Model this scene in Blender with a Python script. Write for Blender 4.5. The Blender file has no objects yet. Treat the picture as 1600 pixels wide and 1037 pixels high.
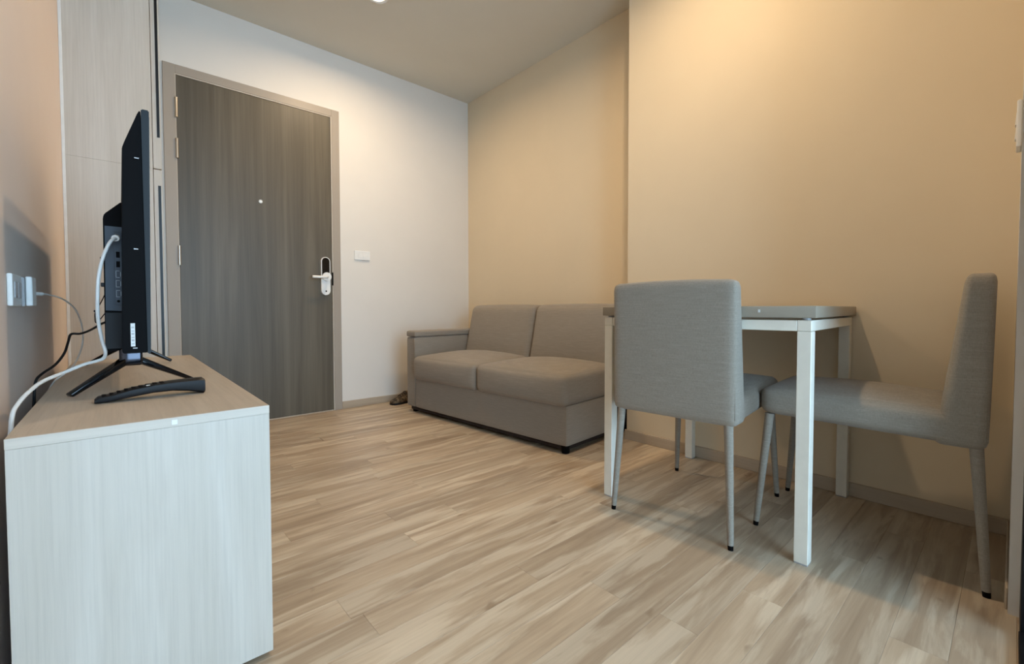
import bpy, bmesh, math, random
from mathutils import Vector, Matrix, Euler
random.seed(7)
PI = math.pi
SC = bpy.context.scene
COL = SC.collection

# ------------------------------------------------------------------ camera
cam = bpy.data.cameras.new('camera')
cam.sensor_fit = 'HORIZONTAL'; cam.sensor_width = 36.0
cam.lens = 694.08 / 1600 * 36.0
cam.shift_y = -16.1 / 1600
cam.clip_start = 0.01
camo = bpy.data.objects.new('camera', cam); COL.objects.link(camo)
yaw, pitch, roll = 0.7236, 0.0287, -0.0016
fw = Vector((math.sin(yaw)*math.cos(pitch), math.cos(yaw)*math.cos(pitch), -math.sin(pitch)))
rt = Vector((math.cos(yaw), -math.sin(yaw), 0)); up = rt.cross(fw)
r2 = rt*math.cos(roll) + up*math.sin(roll); u2 = up*math.cos(roll) - rt*math.sin(roll)
M = Matrix((r2, u2, -fw)).transposed().to_4x4(); M.translation = (0, 0, 0.75)
camo.matrix_world = M
SC.camera = camo

# ------------------------------------------------------------------ light, sky, exposure
SC.view_settings.view_transform = 'Standard'
SC.view_settings.look = 'None'
SC.view_settings.exposure = 0.18
SC.view_settings.gamma = 1.0
SC.view_settings.use_curve_mapping = False
SKY_COLOUR = (0.53, 0.79, 1.04); SKY_STRENGTH = 7.1
LAMP_COLOUR = (1.0, 0.75, 0.48); LAMP_POWER = 11.5
wd = bpy.data.worlds.new('overcast_sky'); SC.world = wd; wd.use_nodes = True
bg = wd.node_tree.nodes['Background']
bg.inputs[0].default_value = (*SKY_COLOUR, 1); bg.inputs[1].default_value = SKY_STRENGTH

# ------------------------------------------------------------------ materials
def lin(r, g, b):
    f = lambda c: c/12.92 if c <= .04045 else ((c+.055)/1.055)**2.4
    return (f(r/255), f(g/255), f(b/255), 1)

def new_mat(name, rough=.5, metal=0., spec=.5):
    m = bpy.data.materials.new(name); m.use_nodes = True
    nt = m.node_tree; b = nt.nodes['Principled BSDF']
    b.inputs['Roughness'].default_value = rough; b.inputs['Metallic'].default_value = metal
    b.inputs['Specular IOR Level'].default_value = spec
    return m, nt, b

def coords(nt, scale, jitter=False):
    tc = nt.nodes.new('ShaderNodeTexCoord'); mp = nt.nodes.new('ShaderNodeMapping')
    mp.inputs['Scale'].default_value = scale
    if jitter:
        oi = nt.nodes.new('ShaderNodeObjectInfo'); mu = nt.nodes.new('ShaderNodeMath'); mu.operation = 'MULTIPLY'
        mu.inputs[1].default_value = 37.0; nt.links.new(oi.outputs['Random'], mu.inputs[0])
        ad = nt.nodes.new('ShaderNodeVectorMath'); ad.operation = 'ADD'
        nt.links.new(tc.outputs['Object'], ad.inputs[0]); nt.links.new(mu.outputs[0], ad.inputs[1])
        nt.links.new(ad.outputs[0], mp.inputs['Vector'])
    else:
        nt.links.new(tc.outputs['Object'], mp.inputs['Vector'])
    return mp.outputs['Vector']

def noise(nt, vec, scale=1., detail=4., rough=.6, dist=0.):
    n = nt.nodes.new('ShaderNodeTexNoise')
    n.inputs['Scale'].default_value = scale; n.inputs['Detail'].default_value = detail
    n.inputs['Roughness'].default_value = rough; n.inputs['Distortion'].default_value = dist
    nt.links.new(vec, n.inputs['Vector']); return n.outputs['Fac']

def ramp(nt, fac, stops):
    r = nt.nodes.new('ShaderNodeValToRGB'); e = r.color_ramp.elements
    e[0].position, e[0].color = stops[0][0], stops[0][1]
    e[1].position, e[1].color = stops[-1][0], stops[-1][1]
    for p, c in stops[1:-1]:
        x = e.new(p); x.color = c
    nt.links.new(fac, r.inputs['Fac']); return r.outputs['Color']

def mix(nt, fac, a, b, mode='MIX'):
    m = nt.nodes.new('ShaderNodeMix'); m.data_type = 'RGBA'; m.blend_type = mode
    if isinstance(fac, (int, float)): m.inputs[0].default_value = fac
    else: nt.links.new(fac, m.inputs[0])
    for v, k in ((a, 6), (b, 7)):
        if isinstance(v, tuple): m.inputs[k].default_value = v
        else: nt.links.new(v, m.inputs[k])
    return m.outputs[2]

def bump(nt, b, fac, strength=.1, dist=.001):
    n = nt.nodes.new('ShaderNodeBump'); n.inputs['Strength'].default_value = strength; n.inputs['Distance'].default_value = dist
    nt.links.new(fac, n.inputs['Height']); nt.links.new(n.outputs[0], b.inputs['Normal'])

def paint(name, col, rough=.6, var=.03, bumpy=.05, spec=.3):
    m, nt, b = new_mat(name, rough, 0, spec)
    n = noise(nt, coords(nt, (1, 1, 1)), 3., 3.)
    d = tuple(c*(1-var) for c in col[:3]) + (1,)
    nt.links.new(ramp(nt, n, [(.3, d), (.7, col)]), b.inputs['Base Color'])
    if bumpy: bump(nt, b, noise(nt, coords(nt, (1, 1, 1)), 260., 2.), bumpy, .0006)
    return m

def plain(name, col, rough=.4, metal=0., spec=.5, var=.06):
    m, nt, b = new_mat(name, rough, metal, spec)
    n = noise(nt, coords(nt, (1, 1, 1)), 25., 2.)
    d = tuple(c*(1-var) for c in col[:3]) + (1,)
    nt.links.new(ramp(nt, n, [(.3, d), (.7, col)]), b.inputs['Base Color'])
    return m

def wood(name, dark, mid, light, axis, cross=9., fine=70., rough=.45, jitter=False, bmp=.12, spec=.4, long=.5, board=0., fmix=.55):
    m, nt, b = new_mat(name, rough, 0, spec)
    sc = [cross]*3; sc[axis] = long
    sf = [fine]*3; sf[axis] = long*3
    broad = noise(nt, coords(nt, tuple(sc), jitter), 1., 4., .55, .6)
    fin = noise(nt, coords(nt, tuple(sf), jitter), 1., 5., .7, .2)
    c1 = ramp(nt, broad, [(.30, dark), (.5, mid), (.70, light)])
    c2 = ramp(nt, fin, [(.25, (.72, .72, .72, 1)), (.55, (1, 1, 1, 1)), (.8, (1.08, 1.08, 1.08, 1))])
    c = mix(nt, fmix, c1, c2, 'MULTIPLY')
    if board:
        oi = nt.nodes.new('ShaderNodeObjectInfo')
        lo, hi = 1-board, 1+board*.6
        cb = ramp(nt, oi.outputs['Random'], [(0, (lo, lo*.99, lo*.98, 1)), (1, (hi, hi, hi*.99, 1))])
        c = mix(nt, 1., c, cb, 'MULTIPLY')
    nt.links.new(c, b.inputs['Base Color'])
    bump(nt, b, fin, bmp, .0008)
    return m

def fabric(name, dark, light, rough=.9, weave=900., slub=(60, 8, 8)):
    m, nt, b = new_mat(name, rough, 0, .2)
    b.inputs['Sheen Weight'].default_value = .15
    v = coords(nt, (1, 1, 1))
    a = noise(nt, coords(nt, (weave*.15, weave*.15, weave)), 1., 2., .6)
    c = noise(nt, coords(nt, (weave, weave, weave*.12)), 1., 2., .6)
    s = nt.nodes.new('ShaderNodeMath'); s.operation = 'ADD'
    nt.links.new(a, s.inputs[0]); nt.links.new(c, s.inputs[1])
    h = nt.nodes.new('ShaderNodeMath'); h.operation = 'MULTIPLY'; h.inputs[1].default_value = .5
    nt.links.new(s.outputs[0], h.inputs[0])
    c1 = ramp(nt, h.outputs[0], [(.3, dark), (.7, light)])
    sl = noise(nt, coords(nt, (14, 14, 260)), 1., 2., .5)
    c2 = ramp(nt, sl, [(.35, (.9, .9, .9, 1)), (.6, (1, 1, 1, 1)), (.72, (1.10, 1.10, 1.10, 1))])
    nt.links.new(mix(nt, .8, c1, c2, 'MULTIPLY'), b.inputs['Base Color'])
    bump(nt, b, h.outputs[0], .25, .0006)
    return m

def emit(name, col, strength):
    m, nt, b = new_mat(name, .4)
    b.inputs['Base Color'].default_value = (.8, .8, .8, 1)
    b.inputs['Emission Color'].default_value = col; b.inputs['Emission Strength'].default_value = strength
    return m

MT = {}
MT['wall'] = paint('off_white_paint', lin(227, 222, 214), .65)
MT['wall_rose'] = paint('left_wall_rose', lin(234, 218, 206), .65)  # left wall, set rosier than the back wall
MT['wall_beige'] = paint('right_wall_beige', lin(224, 207, 178), .62)  # right-hand walls, set more beige than the back wall
MT['ceiling'] = paint('ceiling_paint', lin(216, 210, 196), .8)
MT['base'] = wood('baseboard_laminate', lin(170, 154, 134), lin(182, 166, 145), lin(192, 177, 157), 0, 8, 60, .5, bmp=.05)
def oak():
    m, nt, b = new_mat('oak_laminate', .36, 0, .5)
    broad = noise(nt, coords(nt, (1.3, 22, 22), True), 1., 4., .6, .8)
    fin = noise(nt, coords(nt, (2.5, 120, 120), True), 1., 5., .7, .2)
    patch = noise(nt, coords(nt, (2.6, 20, 20), True), 1., 5., .55, .5)
    knot = noise(nt, coords(nt, (9, 16, 16), True), 1., 2., .5, .3)
    c = ramp(nt, broad, [(.28, lin(157, 137, 115)), (.5, lin(179, 159, 135)), (.72, lin(197, 179, 155))])
    c = mix(nt, ramp(nt, patch, [(.48, (0, 0, 0, 1)), (.60, (.7, .7, .7, 1))]), c, lin(213, 198, 175))
    c = mix(nt, ramp(nt, knot, [(.70, (0, 0, 0, 1)), (.78, (.55, .55, .55, 1))]), c, lin(120, 96, 72))
    c = mix(nt, .5, c, ramp(nt, fin, [(.25, (.80, .80, .80, 1)), (.55, (1, 1, 1, 1)), (.8, (1.07, 1.07, 1.07, 1))]), 'MULTIPLY')
    oi = nt.nodes.new('ShaderNodeObjectInfo')
    c = mix(nt, 1., c, ramp(nt, oi.outputs['Random'], [(0, (.83, .825, .82, 1)), (1, (1.08, 1.08, 1.07, 1))]), 'MULTIPLY')
    nt.links.new(c, b.inputs['Base Color']); bump(nt, b, fin, .08, .0006)
    return m
MT['plank'] = oak()
MT['base_y'] = wood('baseboard_laminate_along', lin(170, 154, 134), lin(182, 166, 145), lin(192, 177, 157), 1, 8, 60, .5, bmp=.05)
MT['subfloor'] = plain('joint_filler', lin(134, 116, 96), .8)
MT['ash'] = wood('whitewashed_ash', lin(196, 188, 175), lin(203, 195, 183), lin(210, 203, 192), 2, 13, 150, .45, bmp=.10, long=1.1, fmix=.42)
MT['ash_warm_lit'] = wood('whitewashed_ash_warm_lit', lin(178, 165, 147), lin(189, 175, 157), lin(199, 186, 169), 1, 13, 130, .42, bmp=.10, long=1.3, fmix=.5)  # same ash; warm light on the top painted in as a browner tone
MT['ash_edge'] = wood('whitewashed_ash_edge', lin(196, 186, 172), lin(207, 198, 185), lin(219, 211, 200), 0, 10, 110, .45, bmp=.10)
MT['door'] = wood('grey_brown_laminate', lin(79, 72, 59), lin(92, 84, 70), lin(106, 97, 81), 2, 11, 90, .42, bmp=.10, long=.5, fmix=.7)
MT['frame'] = paint('door_frame_paint', lin(164, 154, 142), .4, .02, 0)
MT['frame_stop'] = paint('door_stop_paint', lin(192, 182, 168), .4, .02, 0)
MT['steel'] = plain('brushed_steel', lin(200, 192, 178), .3, .9)
MT['white_plastic'] = plain('white_plastic', lin(235, 235, 232), .35)
MT['white_metal'] = plain('white_powder_coat', lin(232, 228, 214), .38)
MT['black_gloss'] = plain('black_glass', lin(12, 14, 18), .08, 0, .35)
MT['black'] = plain('black_plastic', lin(7, 7, 9), .6, 0, .08)
MT['black_soft'] = plain('black_rubber', lin(16, 18, 22), .5, 0, .3)
MT['tv_grey'] = plain('dark_slate_plastic', lin(72, 82, 94), .5, 0, .3)
MT['bezel'] = plain('glossy_black_bezel', lin(7, 7, 9), .12, 0, .12)
MT['chrome_dark'] = plain('dark_chrome', lin(70, 72, 80), .12, .9)
MT['port_rim'] = plain('dull_nickel', lin(150, 156, 162), .4, .4)
MT['alu_black'] = plain('black_aluminium', lin(16, 16, 18), .4, .3)
MT['chair'] = fabric('grey_linen', lin(131, 123, 111), lin(159, 151, 139))
MT['sofa'] = fabric('taupe_upholstery', lin(131, 122, 111), lin(155, 146, 134), weave=1300.)
MT['table_top'] = plain('greige_laminate', lin(150, 141, 126), .3)
MT['dark_cloth'] = plain('dark_brown_lining', lin(40, 30, 26), .9)
MT['silver_line'] = plain('silver_metal', lin(190, 195, 200), .25, .9)
MT['label'] = plain('white_sticker', lin(215, 218, 216), .5)
MT['cable_white'] = plain('white_cable', lin(228, 228, 224), .45)
MT['clear'] = plain('pale_translucent_plastic', lin(170, 170, 172), .3)
MT['lamp'] = emit('lamp_diffuser', (1., .80, .56, 1), 2.2)
MT['baffle'] = paint('daylight_baffle_grey', lin(150, 148, 144), .7)  # grey for the added, unseen slabs that shape the daylight

def shoe_mat():
    m, nt, b = new_mat('patterned_brown_fabric', .8)
    n = noise(nt, coords(nt, (1, 1, 1)), 38., 3., .6)
    nt.links.new(ramp(nt, n, [(.38, lin(38, 30, 22)), (.5, lin(82, 66, 48)), (.62, lin(120, 102, 78))]), b.inputs['Base Color'])
    return m
MT['shoe'] = shoe_mat()

# ------------------------------------------------------------------ mesh helpers
def obj(name, bm, mat, parent=None, smooth=False, loc=None):
    me = bpy.data.meshes.new(name)
    bmesh.ops.recalc_face_normals(bm, faces=bm.faces)
    bm.to_mesh(me); bm.free()
    if smooth:
        for p in me.polygons: p.use_smooth = True
        if smooth == 'auto':
            try: me.set_sharp_from_angle(angle=math.radians(38))
            except Exception: pass
    me.materials.append(MT[mat])
    o = bpy.data.objects.new(name, me); COL.objects.link(o)
    if parent: o.parent = parent
    if loc: o.location = loc
    return o

def thing(name, label, cat, loc=(0, 0, 0), rotz=0., group=None):
    o = bpy.data.objects.new(name, None); o.empty_display_size = .05; COL.objects.link(o)
    o.location = loc; o.rotation_euler = (0, 0, rotz)
    o['label'] = label; o['category'] = cat
    if group: o['group'] = group
    return o

def tag(o, label, cat, group=None):
    o['label'] = label; o['category'] = cat
    if group: o['group'] = group
    return o

def structure(o):
    o['kind'] = 'structure'; return o

def add_box(bm, x0, x1, y0, y1, z0, z1, bev=0., seg=1):
    t = bmesh.new()
    bmesh.ops.create_cube(t, size=1)
    for v in t.verts:
        v.co = Vector(((x0+x1)/2+v.co.x*(x1-x0), (y0+y1)/2+v.co.y*(y1-y0), (z0+z1)/2+v.co.z*(z1-z0)))
    if bev: bmesh.ops.bevel(t, geom=t.edges[:], offset=bev, segments=seg, affect='EDGES', profile=.5)
    merge(bm, t); return bm

def merge(bm, t):
    me = bpy.data.meshes.new('tmp'); t.to_mesh(me); t.free(); bm.from_mesh(me); bpy.data.meshes.remove(me)

def box(*a, **k): return add_box(bmesh.new(), *a, **k)

def hexa(pts, bev=0., seg=2):
    """eight points: bottom four counter-clockwise, top four"""
    bm = bmesh.new(); v = [bm.verts.new(p) for p in pts]
    for f in ((3, 2, 1, 0), (4, 5, 6, 7), (0, 1, 5, 4), (1, 2, 6, 5), (2, 3, 7, 6), (3, 0, 4, 7)):
        bm.faces.new([v[i] for i in f])
    if bev: bmesh.ops.bevel(bm, geom=bm.edges[:], offset=bev, segments=seg, affect='EDGES', profile=.5)
    return bm

def add_tube(bm, pts, r, n=10, r_end=None):
    """a swept round tube with caps; r may change linearly to r_end"""
    P = [Vector(p) for p in pts]; rings = []
    up0 = Vector((0, 0, 1))
    for i, p in enumerate(P):
        d = (P[min(i+1, len(P)-1)]-P[max(i-1, 0)]).normalized()
        if i == 0:
            a = d.cross(up0)
            if a.length < .1: a = d.cross(Vector((1, 0, 0)))
            a.normalize()
        else:
            a = (a - d*a.dot(d)).normalized()
        b = d.cross(a)
        rr = r if r_end is None else r+(r_end-r)*i/(len(P)-1)
        rings.append([bm.verts.new(p+(a*math.cos(2*PI*k/n)+b*math.sin(2*PI*k/n))*rr) for k in range(n)])
    for q, s in zip(rings, rings[1:]):
        for k in range(n): bm.faces.new((q[k], q[(k+1) % n], s[(k+1) % n], s[k]))
    bm.faces.new(rings[0][::-1]); bm.faces.new(rings[-1])
    return bm

def smooth_path(pts, m=6):
    P = [Vector(p) for p in pts]; P = [P[0]*2-P[1]]+P+[P[-1]*2-P[-2]]; out = []
    for i in range(1, len(P)-2):
        a, b, c, d = P[i-1:i+3]
        for k in range(m):
            t = k/m
            out.append(.5*((2*b)+(c-a)*t+(2*a-5*b+4*c-d)*t*t+(3*b-a-3*c+d)*t**3))
    out.append(P[-2]); return out

def tube(pts, r, n=10, r_end=None): return add_tube(bmesh.new(), pts, r, n, r_end)

def add_prism(bm, outline, y0, y1, axis=1):
    """extrude a closed 2-D outline along an axis (0=x, 1=y, 2=z)"""
    def mk(a, b, t):
        return (t, a, b) if axis == 0 else ((a, t, b) if axis == 1 else (a, b, t))
    lo = [bm.verts.new(mk(a, b, y0)) for a, b in outline]; hi = [bm.verts.new(mk(a, b, y1)) for a, b in outline]
    n = len(outline)
    for i in range(n): bm.faces.new((lo[i], lo[(i+1) % n], hi[(i+1) % n], hi[i]))
    bm.faces.new(lo[::-1]); bm.faces.new(hi); return bm

def prism(outline, y0, y1, axis=1): return add_prism(bmesh.new(), outline, y0, y1, axis)

def stadium(cx, z0, z1, w, n=10):
    r = w/2
    pts = [(cx+r*math.cos(PI*k/n), z1-r+r*math.sin(PI*k/n)) for k in range(n+1)]
    pts += [(cx-r*math.cos(PI*k/n), z0+r-r*math.sin(PI*k/n)) for k in range(n+1)]
    return pts

def pillow(sx, sy, sz, r, top=0., front=0., n=14, side=0., bottom=0.):
    """rounded upholstered block: x in +-sx/2, y in 0..sy, z in 0..sz, radius r, with bulges"""
    bm = bmesh.new()
    bmesh.ops.create_cube(bm, size=2)
    bmesh.ops.subdivide_edges(bm, edges=bm.edges[:], cuts=n, use_grid_fill=True)
    hx, hy, hz = sx/2, sy/2, sz/2
    for v in bm.verts:
        c = [v.co.x, v.co.y, v.co.z]; h = (hx, hy, hz)
        # denser towards the edges
        c = [math.copysign(1-(1-abs(t))**1.6, t) for t in c]
        p = [c[i]*h[i] for i in range(3)]
        q = [max(-h[i]+r, min(h[i]-r, p[i])) for i in range(3)]
        d = Vector([p[i]-q[i] for i in range(3)])
        if d.length > 1e-9:
            # faces keep flat, edges and corners go round
            d = d.normalized()*r
        w = Vector(q)+d
        ux, uy, uz = c
        if uz > 0: w.z += top*(1-ux*ux)*(1-uy*uy)*uz
        if uz < 0: w.z += -bottom*(1-ux*ux)*(1-uy*uy)*(-uz)
        if uy < 0: w.y += -front*(1-ux*ux)*(1-uz*uz)*(-uy)
        if uy > 0: w.y += front*.5*(1-ux*ux)*(1-uz*uz)*uy
        w.x += side*ux*(1-uy*uy)*(1-uz*uz)
        v.co = w+Vector((0, hy, hz))
    return bm

def shape(bm, f):
    for v in bm.verts: v.co = Vector(f(v.co))
    return bm

# ------------------------------------------------------------------ room
XL, XN, XA, YD, YE, HC = -0.18, 2.1837, 2.4196, 3.343, 1.4711, 2.621
YN = -0.003                      # room face of the short wall beside the balcony door
X_NIB = 1.62
# floor: sub-floor and single planks
floor = structure(obj('floor', box(XL-.1, XA+.1, -.12, YD+.1, -.09, -.012), 'subfloor'))
PW = .097; cache = {}
rows = int(3.5/PW)+1
for r in range(rows):
    y0 = -.115+r*PW; y1 = min(y0+PW-.0003, YD+.04)
    if y1-y0 < .02: continue
    x = XL-.02-random.uniform(0, 1.0)
    while x < XA+.02:
        L = random.choice((.62, .78, .94, 1.10, 1.26))
        a, b = max(x, XL-.02), min(x+L-.0003, XA+.02)
        if b-a > .03:
            key = (round(b-a, 2), round(y1-y0, 3))
            if key not in cache:
                w, h = (b-a)/2, (y1-y0)/2
                bm = bmesh.new(); e = .0004
                lo = [bm.verts.new(p) for p in ((-w, -h, -.011), (w, -h, -.011), (w, h, -.011), (-w, h, -.011))]
                md = [bm.verts.new(p) for p in ((-w, -h, -e), (w, -h, -e), (w, h, -e), (-w, h, -e))]
                hi = [bm.verts.new(p) for p in ((-w+e, -h+e, 0), (w-e, -h+e, 0), (w-e, h-e, 0), (-w+e, h-e, 0))]
                for q, s in ((lo, md), (md, hi)):
                    for k in range(4): bm.faces.new((q[k], q[(k+1) % 4], s[(k+1) % 4], s[k]))
                bm.faces.new(hi); bm.faces.new(lo[::-1])
                o = obj('plank', bm, 'plank', floor); cache[key] = o.data
            else:
                o = bpy.data.objects.new('plank', cache[key]); COL.objects.link(o); o.parent = floor
            o.location = ((a+b)/2, (y0+y1)/2, 0)
        x += L
ceiling = structure(obj('ceiling', box(XL-.1, XA+.1, -.12, YD+.12, HC, HC+.1), 'ceiling'))
structure(obj('wall_left', box(XL-.12, XL, -.12, YD+.12, -.012, HC), 'wall_rose'))
# entrance wall with its door opening
FL, FR, FH = .2157, 1.2415, 2.205
DL, DR, DH = .2784, 1.1787, 2.146
bm = box(XL, FL+.01, YD, YD+.12, -.012, HC)
add_box(bm, FR-.01, XA+.1, YD, YD+.12, -.012, HC); add_box(bm, FL+.01, FR-.01, YD, YD+.12, FH-.01, HC)
structure(obj('wall_back', bm, 'wall'))
structure(obj('wall_alcove', box(XA, XA+.12, YE, YD, -.012, HC), 'wall_beige'))
structure(obj('wall_right', box(XN, XA+.12, -.12, YE, -.012, HC), 'wall_beige'))
# short wall and lintel beside the balcony opening
bm = box(X_NIB, XN, -.10, YN, -.012, HC); add_box(bm, XL, X_NIB, -.10, -.02, 2.38, HC)
structure(obj('wall_front', bm, 'wall'))
bh, bt = .055, .011
structure(obj('baseboard_back', box(FR, XA-.001, YD-bt, YD-.0005, 0, bh, bev=.002), 'base'))
structure(obj('baseboard_alcove', box(XA-bt, XA-.0005, YE, YD-bt, 0, bh, bev=.002), 'base_y'))
structure(obj('baseboard_right', box(XN-bt, XN-.0005, YN+.001, YE+.008, 0, bh, bev=.002), 'base_y'))
structure(obj('baseboard_front', box(X_NIB+.02, XN-bt, YN+.0003, YN+.006, 0, bh, bev=.002), 'base'))
# balcony door frame of black aluminium (open)
wn = structure(bpy.data.objects.new('window_1', None)); COL.objects.link(wn); wn.location = (.7, -.06, 0)
def wpart(name, x0, x1, y0, y1, z0, z1): return obj(name, box(x0-.7, x1-.7, y0+.06, y1+.06, z0, z1, bev=.002), 'alu_black', wn)
wpart('jamb', X_NIB-.11, X_NIB-.0005, -.10, -.022, 0, 2.379)
wpart('jamb', XL+.0005, XL+.05, -.10, -.006, 0, 2.379)
wpart('head_rail', XL+.05, X_NIB-.11, -.10, -.021, 2.33, 2.379)
wpart('floor_track', XL+.05, X_NIB-.11, -.10, -.02, .0005, .022)
structure(obj('daylight_baffle_floor', box(XL-.3, XN+.1, -1.9, -.121, -.10, -.03), 'baffle'))  # unseen slab, added to keep sky light from coming up from below
structure(obj('daylight_baffle_top', box(XL-.3, XN+.1, -1.9, -.121, 2.45, 2.60), 'baffle'))  # unseen slab, added so daylight enters level and from the front
structure(obj('daylight_baffle_side', box(XL-.25, XL-.15, -1.9, -.121, -.10, 2.60), 'baffle'))  # unseen side, added to narrow the daylight
structure(obj('daylight_baffle_side', box(X_NIB+.02, X_NIB+.12, -1.9, -.121, -.10, 2.60), 'baffle'))  # unseen opposite side, also added to make the daylight more directional

# entrance door: frame, leaf, ironmongery
door = structure(bpy.data.objects.new('door_1', None)); COL.objects.link(door); door.location = (.7285, YD, 0)
ox, oy = .7285, YD
def dbox(name, x0, x1, y0, y1, z0, z1, mat, bev=.0015, parent=door): return obj(name, box(x0-ox, x1-ox, y0-oy, y1-oy, z0, z1, bev=bev), mat, parent)
YF = YD-.014
dbox('door_jamb', FL, DL-.004, YF, YD+.10, 0, FH, 'frame'); dbox('door_jamb', DR+.008, FR, YF, YD+.10, 0, FH, 'frame')
dbox('door_head', DL-.004, DR+.008, YF, YD+.10, DH+.008, FH, 'frame')
dbox('door_stop', DL-.004, DL-.0005, YF+.003, YD+.03, 0, DH+.008, 'frame_stop', 0); dbox('door_stop', DR+.001, DR+.008, YF+.003, YD+.03, 0, DH+.008, 'frame_stop', 0)
dbox('door_stop', DL, DR, YF+.003, YD+.03, DH+.001, DH+.008, 'frame_stop', 0)
leaf = dbox('door_leaf', DL, DR, YF+.006, YF+.046, .006, DH, 'door', .002)
dbox('threshold', DL, DR, YF+.001, YD+.10, .0003, .005, 'frame_stop', .001)
for z in (1.952, 1.711, 1.075, .25):
    h = obj('hinge', tube([(0, 0, -.054), (0, 0, .054)], .0075, 12), 'steel', door, 'auto'); h.location = (DL-.001-ox, YF-.004-oy, z)
    k = bmesh.new()
    for s in (-1, 1): add_tube(k, [(0, 0, s*.054), (0, 0, s*.058)], .0085, 12)
    obj('hinge_finial', k, 'steel', h, 'auto')
pv = obj('peephole', tube([(.718-ox, YF+.006-oy, 1.466), (.718-ox, YF+.001-oy, 1.466)], .0115, 20), 'steel', door, 'auto')
obj('peephole_lens', tube([(.718-ox, YF+.0012-oy, 1.466), (.718-ox, YF+.0002-oy, 1.466)], .007, 16), 'white_plastic', pv, 'auto')
# smart lock
LX = 1.127; YL = YF+.006
lk = obj('door_lock', prism([(a-ox, b) for a, b in stadium(LX, .853, 1.128, .064)], YL-.022-oy, YL-.0005-oy), 'white_plastic', door, 'auto')
up = stadium(LX, .99, 1.1225, .053)
top_half = [(a-ox, b) for a, b in up if b > 1.05]+[(LX-.0265-ox, .985), (LX+.0265-ox, .985)]
o = obj('keypad_glass', prism(top_half, YL-.0245-oy, YL-.021-oy), 'black_gloss', lk)
obj('lever_hub', tube([(LX+.004-ox, YL-.020-oy, .985), (LX+.004-ox, YL-.036-oy, .985)], .0315, 24), 'white_plastic', lk, 'auto')
bm = bmesh.new()
add_tube(bm, smooth_path([(LX+.006-ox, YL-.03-oy, .985), (LX-.004-ox, YL-.062-oy, .984), (LX-.03-ox, YL-.072-oy, .980), (LX-.07-ox, YL-.072-oy, .979), (LX-.108-ox, YL-.070-oy, .979)], 4), .0095, 12)
obj('lever_handle', bm, 'white_plastic', lk, 'auto')
obj('key_hole', tube([(LX+.001-ox, YL-.0215-oy, .881), (LX+.001-ox, YL-.0235-oy, .881)], .0055, 14), 'black', lk, 'auto')
dbox('latch_plate', DR-.001, DR+.0065, YF-.0015, YF+.02, .925, 1.02, 'black', .0005)

# ceiling downlights
def downlight(x, y, label, power):
    t = thing('ceiling_light', label, 'light', (x, y, HC), 0, None)
    bm = bmesh.new(); n = 40
    prof = [(.062, -.0005), (.062, -.004), (.056, -.006), (.047, -.004), (.044, -.001)]
    rg = [[bm.verts.new((r*math.cos(2*PI*k/n), r*math.sin(2*PI*k/n), z)) for k in range(n)] for r, z in prof]
    for q, s in zip(rg, rg[1:]+rg[:1]):
        for k in range(n): bm.faces.new((q[k], q[(k+1) % n], s[(k+1) % n], s[k]))
    obj('trim_ring', bm, 'white_plastic', t, 'auto')
    bm = bmesh.new(); bmesh.ops.create_circle(bm, cap_ends=True, radius=.0435, segments=32)
    for v in bm.verts: v.co.z = -.0022
    obj('diffuser', bm, 'lamp', t)
    l = bpy.data.lights.new('lamp_light', 'AREA'); l.shape = 'DISK'; l.size = .08
    l.energy = power; l.color = LAMP_COLOUR; l.spread = math.radians(168)
    lo = bpy.data.objects.new('lamp_light', l); COL.objects.link(lo); lo.parent = t; lo.location = (0, 0, -.008)
    return t
downlight(1.195, 2.565, 'round recessed ceiling downlight in front of the entrance door', LAMP_POWER*1.25)
downlight(1.50, .91, 'round recessed ceiling downlight above the white dining table', LAMP_POWER*1.12)

# ------------------------------------------------------------------ shoe cabinet beside the door
YW = 2.85
wr = thing('tall_cabinet', 'tall pale wood built-in cabinet between the left wall and the entrance door', 'cabinet', (0, YW, 0))
obj('side_panel', box(XL+.001, .139, 0, .018, 0, 1.4497, bev=.0004), 'ash', wr)
obj('side_panel', box(XL+.001, .139, 0, .018, 1.4503, HC-.001, bev=.0004), 'ash', wr)
obj('carcass', box(XL+.001, .139, .018, YD-YW-.001, 0, HC-.001), 'ash', wr)
for z0, z1, g0, g1 in ((.006, 1.448, .02, 1.369), (1.4525, HC-.004, 1.608, HC-.01)):
    d = obj('cabinet_door', box(.1412, .174, .001, YD-YW-.02, z0, z1, bev=.001), 'ash', wr)
    obj('finger_pull', box(.1580, .1690, -.0008, .02, g0, g1), 'alu_black', d)
obj('filler_strip', box(XL+.0005, XL+.011, -.004, .0005, 0, HC-.001, bev=.0008), 'white_plastic', wr)

# ------------------------------------------------------------------ low TV cabinet
CX0, CX1, CY0, CY1, CZ = -.141, .236, 1.05, 2.45, .546
tc = thing('media_console', 'low whitewashed wood media console under the television', 'cabinet', ((CX0+CX1)/2, (CY0+CY1)/2, 0))
cx, cy = (CX0+CX1)/2, (CY0+CY1)/2; wx, wy = (CX1-CX0)/2, (CY1-CY0)/2
obj('top_panel', box(-wx, wx, -wy, wy, CZ-.018, CZ, bev=.0012), 'ash_warm_lit', tc)
obj('edge_band', box(-wx+.0008, wx-.0008, -wy-.0006, -wy+.0005, CZ-.0175, CZ-.0006), 'ash_edge', tc)
obj('end_panel', box(-wx+.0005, wx-.0005, -wy+.0005, -wy+.018, .012, CZ-.0181, bev=.0003), 'ash', tc)
obj('end_panel', box(-wx+.0005, wx-.0005, wy-.018, wy-.0005, .012, CZ-.0181, bev=.0003), 'ash', tc)
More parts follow.
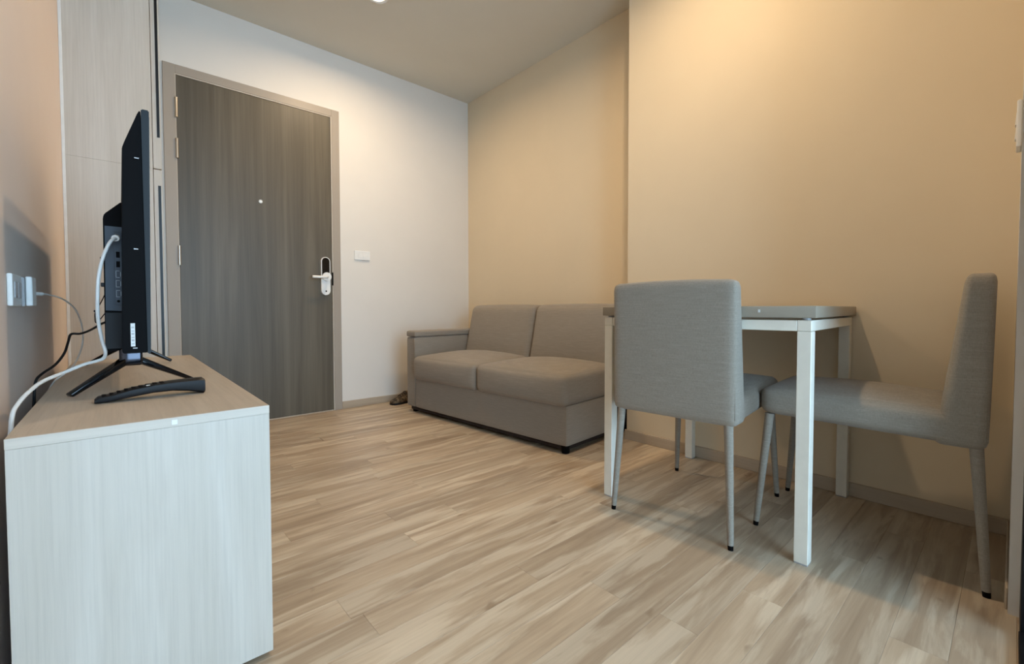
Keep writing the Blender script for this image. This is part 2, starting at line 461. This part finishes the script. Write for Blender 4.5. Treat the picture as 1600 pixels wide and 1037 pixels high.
obj('carcass', box(-wx+.002, wx-.022, -wy+.018, wy-.018, .03, CZ-.0183), 'ash', tc)
obj('plinth', box(-wx+.02, wx-.03, -wy+.03, wy-.03, 0, .03), 'black', tc)
for i in range(2):
    a = -wy+.0195+i*(wy-.0185); d = obj('cabinet_door', box(wx-.0195, wx-.001, a, a+wy-.0205, .014, CZ-.024, bev=.001), 'ash', tc)
    obj('finger_pull', box(wx-.0015, wx-.0004, a+.25, a+.43, CZ-.06, CZ-.048), 'alu_black', d)
st = obj('cam_cover', box(.074-cx-.0045, .074-cx+.0045, -wy-.0014, -wy-.0004, .5325, .5415, bev=.0004), 'white_plastic', tc)
st['label'] = 'small white square cover on the top edge'

# ------------------------------------------------------------------ television
tv = thing('television', 'black flat television on V-shaped legs seen from behind its edge', 'television', (.03, 1.84, CZ))
tx, ty, tz = .03, 1.84, CZ
TY0, TY1 = 1.36, 2.32
def tp(pts): return [(a-tx, b-tz) for a, b in pts]
bm = prism(tp([(.048, .648), (.046, 1.212), (.0440, 1.214), (.040, 1.205), (.016, 1.135), (.0115, 1.12), (.003, .652), (.005, .648)]), TY0-ty, TY1-ty)
bmesh.ops.bevel(bm, geom=bm.edges[:], offset=.0015, segments=2, affect='EDGES')
obj('back_cover', bm, 'black', tv, 'auto')
bm = prism(tp([(.0485, .645), (.0545, .645), (.0615, 1.217), (.0465, 1.217)]), TY0-.004-ty, TY1+.004-ty)
bmesh.ops.bevel(bm, geom=bm.edges[:], offset=.002, segments=2, affect='EDGES')
bz = obj('bezel', bm, 'bezel', tv, 'auto')
bm = hexa([(a-tx, b-ty, c-tz) for a, b, c in ((.0543, TY0+.008, .662), (.0552, TY0+.008, .662), (.0552, TY1-.008, .662), (.0543, TY1-.008, .662), (.0608, TY0+.008, 1.205), (.0621, TY0+.008, 1.205), (.0621, TY1-.008, 1.205), (.0608, TY1-.008, 1.205))])
obj('screen', bm, 'black_gloss', tv)
# rear electronics housing with the socket recess
hy0, hy1 = 1.50, 2.16
bm = prism(tp([(.012, .646), (.012, 1.022), (.008, 1.022), (-.024, .988), (-.0265, .978), (-.0285, .650), (-.0265, .646)]), hy0+.004-ty, hy1-ty)
bmesh.ops.bevel(bm, geom=bm.edges[:], offset=.0018, segments=2, affect='EDGES')
rh = obj('rear_housing', bm, 'black', tv, 'auto')
obj('port_panel', prism(tp([(.0105, .746), (.0105, .958), (-.0235, .958), (-.0255, .748)]), hy0-ty, hy0+.0045-ty), 'tv_grey', rh)
obj('lower_cover', prism(tp([(.0105, .652), (.0105, .742), (-.026, .742), (-.0275, .652)]), hy0-.0025-ty, hy0+.0045-ty), 'black_soft', rh)
pj = obj('port_strip', box(-.0075-tx, .0075-tx, hy0-.0016-ty, hy0+.001-ty, .760-tz, .945-tz, bev=.0006), 'tv_grey', rh)
obj('aerial_socket', tube([(-.002-tx, hy0-.001-ty, .929-tz), (-.002-tx, hy0-.010-ty, .929-tz)], .0065, 14), 'silver_line', rh, 'auto')
for z in (.888, .864):
    obj('usb_port', box(-.0035-tx, .0035-tx, hy0-.0024-ty, hy0-.001-ty, z-.0075-tz, z+.0075-tz, bev=.0004), 'black', rh)
for z in (.839, .815, .790):
    h = obj('video_port', prism([(a-tx, b-tz) for a, b in ((-.005, z-.0085), (-.005, z+.0085), (.002, z+.0085), (.0045, z+.005), (.0045, z-.005), (.002, z-.0085))], hy0-.0026-ty, hy0-.001-ty), 'port_rim', rh)
    k = obj('port_core', box(-.0042-tx, .0034-tx, hy0-.0031-ty, hy0-.002-ty, z-.0076-tz, z+.0076-tz, bev=.0003), 'tv_grey', h)
obj('audio_port', tube([(-.001-tx, hy0-.001-ty, .771-tz), (-.001-tx, hy0-.0026-ty, .771-tz)], .0032, 12), 'black', rh, 'auto')
for z in (.876, .812):
    obj('cable_clip', box(-.0335-tx, -.0265-tx, hy0+.004-ty, hy0+.02-ty, z-.005-tz, z+.005-tz, bev=.001), 'black_soft', rh)
sk = obj('sticker', box(.0185-tx, .0265-tx, TY0-.0006-ty, TY0+.001-ty, .664-tz, .718-tz), 'label', tv); sk['label'] = 'white sticker strip with faint print'
bm = bmesh.new()
for i in range(6): add_box(bm, .0200-tx, .0250-tx, TY0-.0010-ty, TY0-.0005-ty, .669+i*.0075-tz, .671+i*.0075+(.002 if i % 2 else 0)-tz)
obj('sticker_print', bm, 'clear', sk)
for x, z in ((.037, 1.102), (.032, .891), (.026, .660)):
    obj('cover_clip', box(x-.004-tx, x+.004-tx, TY0-.0008-ty, TY0+.001-ty, z-.0012-tz, z+.0012-tz), 'clear', tv)
def stand(apex, feet):
    ax, ay = apex
    bm = box(ax-.023-tx, ax+.023-tx, ay-.020-ty, ay+.016-ty, .607-tz, .652-tz, bev=.006, seg=3)
    nk = obj('stand_neck', bm, 'chrome_dark', tv, 'auto')
    for f in feet:
        a = Vector((ax, ay, .628)); b = Vector((f[0], f[1], CZ+.0056)); d = (b-a).normalized()
        s = Vector((0, 0, 1)).cross(d).normalized(); n = d.cross(s)
        h = []
        for p, w, t in ((a, .012, .0095), (b, .011, .0045)):
            h.append([p+s*w+n*t, p-s*w+n*t, p-s*w-n*t, p+s*w-n*t])
        bm = hexa([q-Vector((tx, ty, tz)) for q in h[0]+h[1]], .003)
        obj('stand_foot', bm, 'black_gloss', tv, 'auto')
stand((.020, 1.505), [(-.091, 1.440), (.152, 1.55)])
stand((.026, 2.18), [(-.094, 2.205), (.148, 2.165)])

# remote control on the console
rm = thing('remote_control', 'black curved remote control lying on the console before the television', 'remote', (.055, 1.325, CZ))
prof = [(-.100, .0015, .0075), (-.094, .0008, .0135), (-.07, .003, .0175), (-.04, .0075, .0255), (0, .0125, .0315), (.035, .0128, .0345), (.065, .0085, .0355), (.085, .0035, .0360), (.0955, .0006, .0358), (.098, .003, .0335)]
def rw(x): return .0235 if x > -.09 else .018
bm = bmesh.new(); rings = []
for x, z0, z1 in prof:
    w = rw(x); c = .28
    ring = [(-w, z0+(z1-z0)*.5), (-w*.93, z0+(z1-z0)*.15), (-w*.7, z0), (w*.7, z0), (w*.93, z0+(z1-z0)*.15), (w, z0+(z1-z0)*.5), (w*.93, z1-(z1-z0)*.12), (w*.7, z1), (-w*.7, z1), (-w*.93, z1-(z1-z0)*.12)]
    rings.append([bm.verts.new((x, a, b)) for a, b in ring])
for q, s in zip(rings, rings[1:]):
    for k in range(10): bm.faces.new((q[k], q[(k+1) % 10], s[(k+1) % 10], s[k]))
bm.faces.new(rings[0]); bm.faces.new(rings[-1][::-1])
obj('remote_body', bm, 'black_soft', rm, 'auto')
def top_z(x):
    for (a, _, za), (b, _, zb) in zip(prof, prof[1:]):
        if a <= x <= b: return za+(zb-za)*(x-a)/(b-a)
    return .03
for i in range(9):
    x = -.084+i*.0125
    for j in (-1, 0, 1):
        z = top_z(x); bmb = box(x-.004, x+.004, j*.0115-.0042, j*.0115+.0042, z-.002, z+.0007, bev=.0004)
        bt_ = obj('button', bmb, 'label' if (i == 6 and j == -1) else 'black', rm)
        if i == 6 and j == -1: bt_['label'] = 'white button'
rm.rotation_euler = (0, 0, .03)

# ------------------------------------------------------------------ wall socket and cables
sp = thing('wall_socket', 'white wall socket plate pair low on left wall beside the console', 'socket', (XL, 1.55, .795))
def sbox(name, x0, x1, y0, y1, z0, z1, mat, bev=.0015): return obj(name, box(x0-XL, x1-XL, y0-1.55, y1-1.55, z0-.795, z1-.795, bev=bev, seg=2), mat, sp)
sbox('socket_plate', XL+.0003, XL+.0095, 1.425, 1.545, .758, .829, 'white_plastic', .003)
for y in (1.462, 1.508):
    sbox('socket_outlet', XL+.009, XL+.0115, y-.018, y+.018, .776, .812, 'clear', .002)
sbox('socket_plate', XL+.0003, XL+.009, 1.59, 1.71, .758, .829, 'clear', .003)
ch = thing('charger', 'white cube charger plugged into the left wall socket', 'charger', (XL+.0095, 1.64, .795))
obj('charger_body', box(0, .012, -.045, .02, -.036, .036, bev=.003, seg=2), 'white_plastic', ch)
# charging lead
UP = [(-.162, 1.655, .79), (-.152, 1.68, .791), (-.138, 1.74, .789), (-.118, 1.80, .778), (-.098, 1.86, .749), (-.088, 1.92, .697), (-.089, 1.95, .646), (-.099, 1.92, .602), (-.116, 1.87, .569), (-.148, 1.81, .538), (-.160, 1.79, .47), (-.162, 1.77, .30), (-.162, 1.75, .12), (-.160, 1.72, .004)]
ul = thing('charging_cable', 'thin white charging cable looping from the socket behind the console', 'cable', (-.13, 1.80, .60))
def rel(P, o): return [Vector(p)-Vector(o) for p in P]
obj('cable', tube(smooth_path(rel(UP, (-.13, 1.80, .60))), .0021, 8), 'cable_white', ul, True)
obj('plug', tube(rel([(-.1655, 1.650, .79), (-.151, 1.682, .791)], (-.13, 1.80, .60)), .0048, 12), 'cable_white', ul, 'auto')
# aerial lead
AP = [(-.002, 1.488, .929), (-.004, 1.465, .924), (-.010, 1.452, .918), (-.018, 1.447, .902), (-.028, 1.446, .87), (-.036, 1.446, .824), (-.039, 1.455, .771), (-.039, 1.472, .724), (-.034, 1.482, .677), (-.028, 1.482, .646), (-.031, 1.470, .632), (-.042, 1.455, .627), (-.066, 1.43, .622), (-.095, 1.40, .610), (-.122, 1.36, .600), (-.137, 1.32, .588), (-.1515, 1.28, .567), (-.158, 1.26, .54), (-.161, 1.255, .45), (-.161, 1.26, .25), (-.160, 1.29, .05), (-.158, 1.33, .006)]
al = thing('aerial_cable', 'thick white aerial cable hanging from the back of the television', 'cable', (-.08, 1.40, .60))
obj('cable', tube(smooth_path(rel(AP, (-.08, 1.40, .60))), .0038, 10), 'cable_white', al, True)
obj('connector', tube(rel([(-.002, 1.4895, .929), (-.004, 1.466, .925)], (-.08, 1.40, .60)), .0078, 14), 'white_plastic', al, 'auto')
# power lead
PP = [(-.0275, 1.60, .717), (-.038, 1.62, .711), (-.062, 1.68, .693), (-.082, 1.70, .684), (-.100, 1.70, .683), (-.105, 1.68, .662), (-.111, 1.65, .635), (-.126, 1.62, .609), (-.146, 1.585, .592), (-.155, 1.565, .577), (-.158, 1.56, .54), (-.162, 1.56, .42), (-.160, 1.55, .2), (-.158, 1.52, .004)]
pl = thing('power_cord', 'black power cord running from the television down behind the console', 'cable', (-.08, 1.62, .62))
obj('cable', tube(smooth_path(rel(PP, (-.08, 1.62, .62))), .0030, 8), 'black_soft', pl, True)
TP = [(-.0268, 1.60, .793), (-.036, 1.61, .77), (-.047, 1.62, .746), (-.049, 1.62, .73), (-.046, 1.618, .715), (-.0275, 1.605, .742)]
tl = thing('thin_lead', 'thin black wire loop dangling behind the television housing', 'cable', (-.04, 1.61, .74))
obj('wire', tube(smooth_path(rel(TP, (-.04, 1.61, .74))), .0012, 6), 'black_soft', tl, True)
obj('wire_knot', pillow(.006, .008, .006, .0025, n=2), 'black_soft', tl, True, (-.0085, .006, .003))

# ------------------------------------------------------------------ light switches
def switch_plate(name, label, w, h, loc, rotz, n=2):
    t = thing(name, label, 'switch', loc, rotz)
    obj('switch_plate', box(-w/2, w/2, -.010, -.0003, -h/2, h/2, bev=.003, seg=2), 'white_plastic', t)
    for i in range(n):
        c = (i-(n-1)/2)*.036 if w > h else 0; d = 0 if w > h else (i-(n-1)/2)*.036
        obj('rocker', hexa([(c-.014, -.0125, d-.016), (c+.014, -.0125, d-.016), (c+.014, -.009, d-.016), (c-.014, -.009, d-.016), (c-.014, -.0105, d+.016), (c+.014, -.0105, d+.016), (c+.014, -.009, d+.016), (c-.014, -.009, d+.016)], .0008, 1), 'white_plastic', t)
    return t
switch_plate('light_switch', 'white two-rocker light switch on the wall right of the entrance door', .122, .070, (1.410, YD, 1.162), 0)
switch_plate('light_switch', 'white light switch seen edge-on at the right edge of the photo', .072, .118, (1.75, YN, 1.218), PI)

# ------------------------------------------------------------------ sofa  (local x along the front towards the door, y into the wall)
ang = math.atan2(.997, -.080)
sf = thing('sofa', 'taupe fabric two-seat sofa with one low arm in the alcove', 'sofa', (1.693, 1.500, 0), 0)
sf.rotation_euler = (0, 0, ang)
# local frame after rotation: +x = towards the entrance wall, +y = away from the alcove wall -> use -y for depth
SL, SD = 1.462, .695; AW = .108; IN = SL-AW
def sbm(bm): return shape(bm, lambda v: (v.x, -v.y, v.z))
obj('base', sbm(shape(pillow(IN, .46, .215, .012, n=8), lambda v: (v.x+IN/2, v.y, v.z+.042))), 'sofa', sf, 'auto')
obj('underframe', sbm(box(.022, SL-.03, .022, SD-.02, .018, .05)), 'dark_cloth', sf)
obj('back_panel', sbm(box(.004, SL-.112, .463, SD, .045, .248, bev=.004)), 'dark_cloth', sf)
obj('rear_panel', sbm(box(.012, SL-.01, SD-.012, SD+.004, .249, .60, bev=.004)), 'dark_cloth', sf)
arm = obj('arm', sbm(shape(pillow(AW, SD-.005, .505, .012, n=8), lambda v: (v.x+SL-AW/2, v.y+.002, v.z+.042))), 'sofa', sf, 'auto')
obj('arm_cap', sbm(shape(pillow(AW+.003, SD-.006, .044, .012, top=.003, n=10), lambda v: (v.x+SL-AW/2-.001, v.y-.001, v.z+.548))), 'sofa', arm, True)
obj('arm_seam', sbm(tube(smooth_path([(SL-AW-.001, -.002, .06), (SL-AW-.001, -.002, .30), (SL-AW-.001, -.002, .54)], 2), .0022, 6)), 'sofa', sf, True)
half = IN/2-.003
for i in range(2):
    w = half
    def place(v, i=i, w=w):
        # seat drops a little at the front, overhangs the base
        z = v.z
        t = max(0., min(1., v.y/.56))
        z = z+.252-(.0)*(1-t)
        return (v.x+w/2+i*(w+.004)+.001-(.004 if i == 0 else 0), v.y-.024, z-.012*(1-t)*(1 if v.z > .08 else .6))
    sc_ = obj('seat_cushion', sbm(shape(pillow(w+(.006 if i == 0 else 0), .56, .172, .034, top=.036, front=.016, n=16, side=.002), place)), 'sofa', sf, True)
    def fl(v, i=i, w=w):
        t = (v.z)/.42
        return (v.x+w/2+i*(w+.004)+.001, v.y+.445+t*.095, v.z+.372+.0*t)
    bc = obj('back_cushion', sbm(shape(pillow(w-.001, .150, .405, .042, front=.022, n=16, top=.006), fl)), 'sofa', sf, True)
bm = pillow(IN, .10, .35, .02, n=6)
obj('back_frame', sbm(shape(bm, lambda v: (v.x+IN/2+.001, v.y+SD-.128, v.z+.25))), 'sofa', sf, 'auto')
for x, y in ((.035, .04), (.035, SD-.05), (SL-.045, .05), (SL-.045, SD-.05)):
    obj('foot', sbm(tube([(x, y, .0), (x, y, .046)], .021, 18, .026)), 'black', sf, 'auto')

# shoe on the floor beside the sofa arm
sh = thing('shoe', 'brown patterned shoe on the floor between sofa arm and entrance wall', 'shoe', (1.577, 3.215, 0), math.radians(12))
def shoe_ring(x, hw, z1): return [(x, hw*math.cos(PI*k/8), .012+(z1-.012)*math.sin(PI*k/8)**.8) for k in range(9)]
st_ = [(0, .010, .022), (.012, .03, .036), (.04, .041, .046), (.08, .045, .055), (.12, .043, .078), (.16, .038, .092), (.20, .036, .090), (.24, .033, .094), (.262, .022, .092)]
bm = bmesh.new(); rg = [[bm.verts.new(p) for p in shoe_ring(*s)] for s in st_]
for q, s in zip(rg, rg[1:]):
    for k in range(8): bm.faces.new((q[k], q[k+1], s[k+1], s[k]))
    bm.faces.new((q[8], q[0], s[0], s[8]))
bm.faces.new(rg[0]); bm.faces.new(rg[-1])
obj('upper', bm, 'shoe', sh, True)
out = [(x, -hw-.003) for x, hw, _ in st_]+[(x, hw+.003) for x, hw, _ in st_[::-1]]
obj('sole', prism(out, 0, .0135, 2), 'black_soft', sh)
bm = bmesh.new()
for i in range(4): add_tube(bm, smooth_path([(.085+i*.018, -.022, .056+i*.008), (.087+i*.018, 0, .066+i*.008), (.085+i*.018, .022, .056+i*.008)], 3), .0025, 6)
obj('lace', bm, 'dark_cloth', sh, True)

# ------------------------------------------------------------------ dining table
tb = thing('dining_table', 'white metal dining table with greige laminate top against the right wall', 'table', (1.81, .745, 0))
def T(x, y, z): return (x-1.81, y-.745, z)
LW = .036
corners = {'fl': (1.452, 1.084), 'fr': (1.479, .383), 'br': (2.174, .426), 'bl': (2.160, 1.088)}   # outer corners
sx = {'fl': (1, -1), 'fr': (1, 1), 'br': (-1, 1), 'bl': (-1, -1)}
def leg_bm(k):
    x, y = corners[k]; a, b = sx[k]
    x1, y1 = x+a*LW, y+b*LW
    xs, ys = sorted((x, x1)), sorted((y, y1))
    return box(xs[0]-1.81, xs[1]-1.81, ys[0]-.745, ys[1]-.745, .004, .6835, bev=.0012), (xs, ys)
for k in ('fl', 'fr', 'br', 'bl'):
    b_, (xs, ys) = leg_bm(k)
    lg = obj('leg', b_, 'white_metal', tb)
    obj('leg_cap', box(xs[0]-1.81+.001, xs[1]-1.81-.001, ys[0]-.745+.001, ys[1]-.745-.001, 0, .004), 'clear', lg)
    obj('corner_joint', box(xs[0]-1.81, xs[1]-1.81, ys[0]-.745, ys[1]-.745, .6842, .716, bev=.0014), 'white_metal', tb)
    mx, my = (xs[0]+xs[1])/2, (ys[0]+ys[1])/2
    obj('spacer', tube([T(mx, my, .7165), T(mx, my, .7225)], .012, 12), 'clear', tb, 'auto')
def rail(a, b, inset):
    (xa, ya), (xb, yb) = corners[a], corners[b]
    A, B = Vector((xa, ya, 0)), Vector((xb, yb, 0)); d = (B-A).normalized(); n = Vector((-d.y, d.x, 0))
    c = Vector((1.81, .745, 0))
    if n.dot(c-A) < 0: n = -n
    A2, B2 = A+d*inset, B-d*inset
    p = [A2+n*.001, B2+n*.001, B2+n*.024, A2+n*.024]
    q = [Vector((v.x-1.81, v.y-.745, z)) for z in (.684, .7155) for v in p]
    obj('rail', hexa(q, .001, 1), 'white_metal', tb)
for a, b in (('fl', 'fr'), ('fr', 'br'), ('br', 'bl'), ('bl', 'fl')): rail(a, b, LW+.0005)
e = .024
top = [T(1.452-.006, 1.090, 0), T(1.479-.008, .371, 0), T(2.176, .414, 0), T(2.168, 1.096, 0)]
top = [top[1], top[2], top[3], top[0]]
bm = hexa([(x, y, z) for z in (.7228, .7575) for x, y, _ in top], .0025)
tt = obj('tabletop', bm, 'table_top', tb, 'auto')
# pale chip on the front edge
cp = obj('edge_mark', box(1.4659-.0012-1.81, 1.4659+.001-1.81, .515-.745, .521-.745, .738, .747), 'label', tb); cp['label'] = 'small pale mark on the front edge'

# ------------------------------------------------------------------ dining chairs
# local: x across, y forward (rear face of the back at y=0), z up
def make_chair(label, loc, rotz):
    t = thing('dining_chair', label, 'chair', loc, rotz, 'upholstered dining chairs at the table')
    def seat_shape(v):
        u = v.y/.535
        w = 1-.03*u
        dz = .0
        return (v.x*w, v.y+.045, v.z+.383+.012*u)
    obj('seat', shape(pillow(.432, .500, .088, .026, top=.026, front=.004, n=16, side=.004), seat_shape), 'chair', t, True)
    def back_shape(v):
        h = v.z/.462
        thick = .108-.052*min(1., max(0., h))**.8          # thicker towards the seat
        y = v.y/.1*thick
        bow = -.010*math.sin(PI*min(1., max(0., h)))*0+(.014*(1-h) if h < .35 else .0091*(1-(h-.35)/.65))
        wx_ = 1.0-.015*h
        crown = .006*(1-(v.x/.215)**2)*max(0., h)
        return (v.x*wx_, y+bow*.6, v.z+.378+crown)
    obj('backrest', shape(pillow(.434, .1, .462, .022, n=16, front=.004), back_shape), 'chair', t, True)
    # piping round the rear panel of the back
    y_ = .009
    rim = []
    for (x, z) in [(-.211, .40), (-.210, .60), (-.208, .80), (-.200, .828), (-.18, .834), (0, .838), (.18, .834), (.200, .828), (.208, .80), (.210, .60), (.211, .40)]:
        rim.append((x*1.002, y_+.004+.002*(1-(z-.4)/.44), z+.002))
    obj('piping', tube(smooth_path(rim, 3), .0014, 6), 'chair', t, True)
    for sxx in (-1, 1):
        for (ft, fb) in (((.188*sxx, .030, .392), (.207*sxx, .004, .0)), ((.184*sxx, .520, .392), (.205*sxx, .553, .0))):
            A, B = Vector(ft), Vector(fb); B2 = A+(B-A)*.962
            lg = obj('leg', tube([A, A+(B2-A)*.5, B2], .0142, 16, .0092), 'chair', t, 'auto')
            obj('leg_tip', tube([B2, B], .0086, 14, .0080), 'black', lg, 'auto')
    return t
make_chair('grey fabric dining chair seen from behind at the long side of the table', (1.388, .776, 0), math.radians(-85.5))
make_chair('grey fabric dining chair seen from the side against the short wall at right', (1.880, .042, 0), math.radians(3.5))
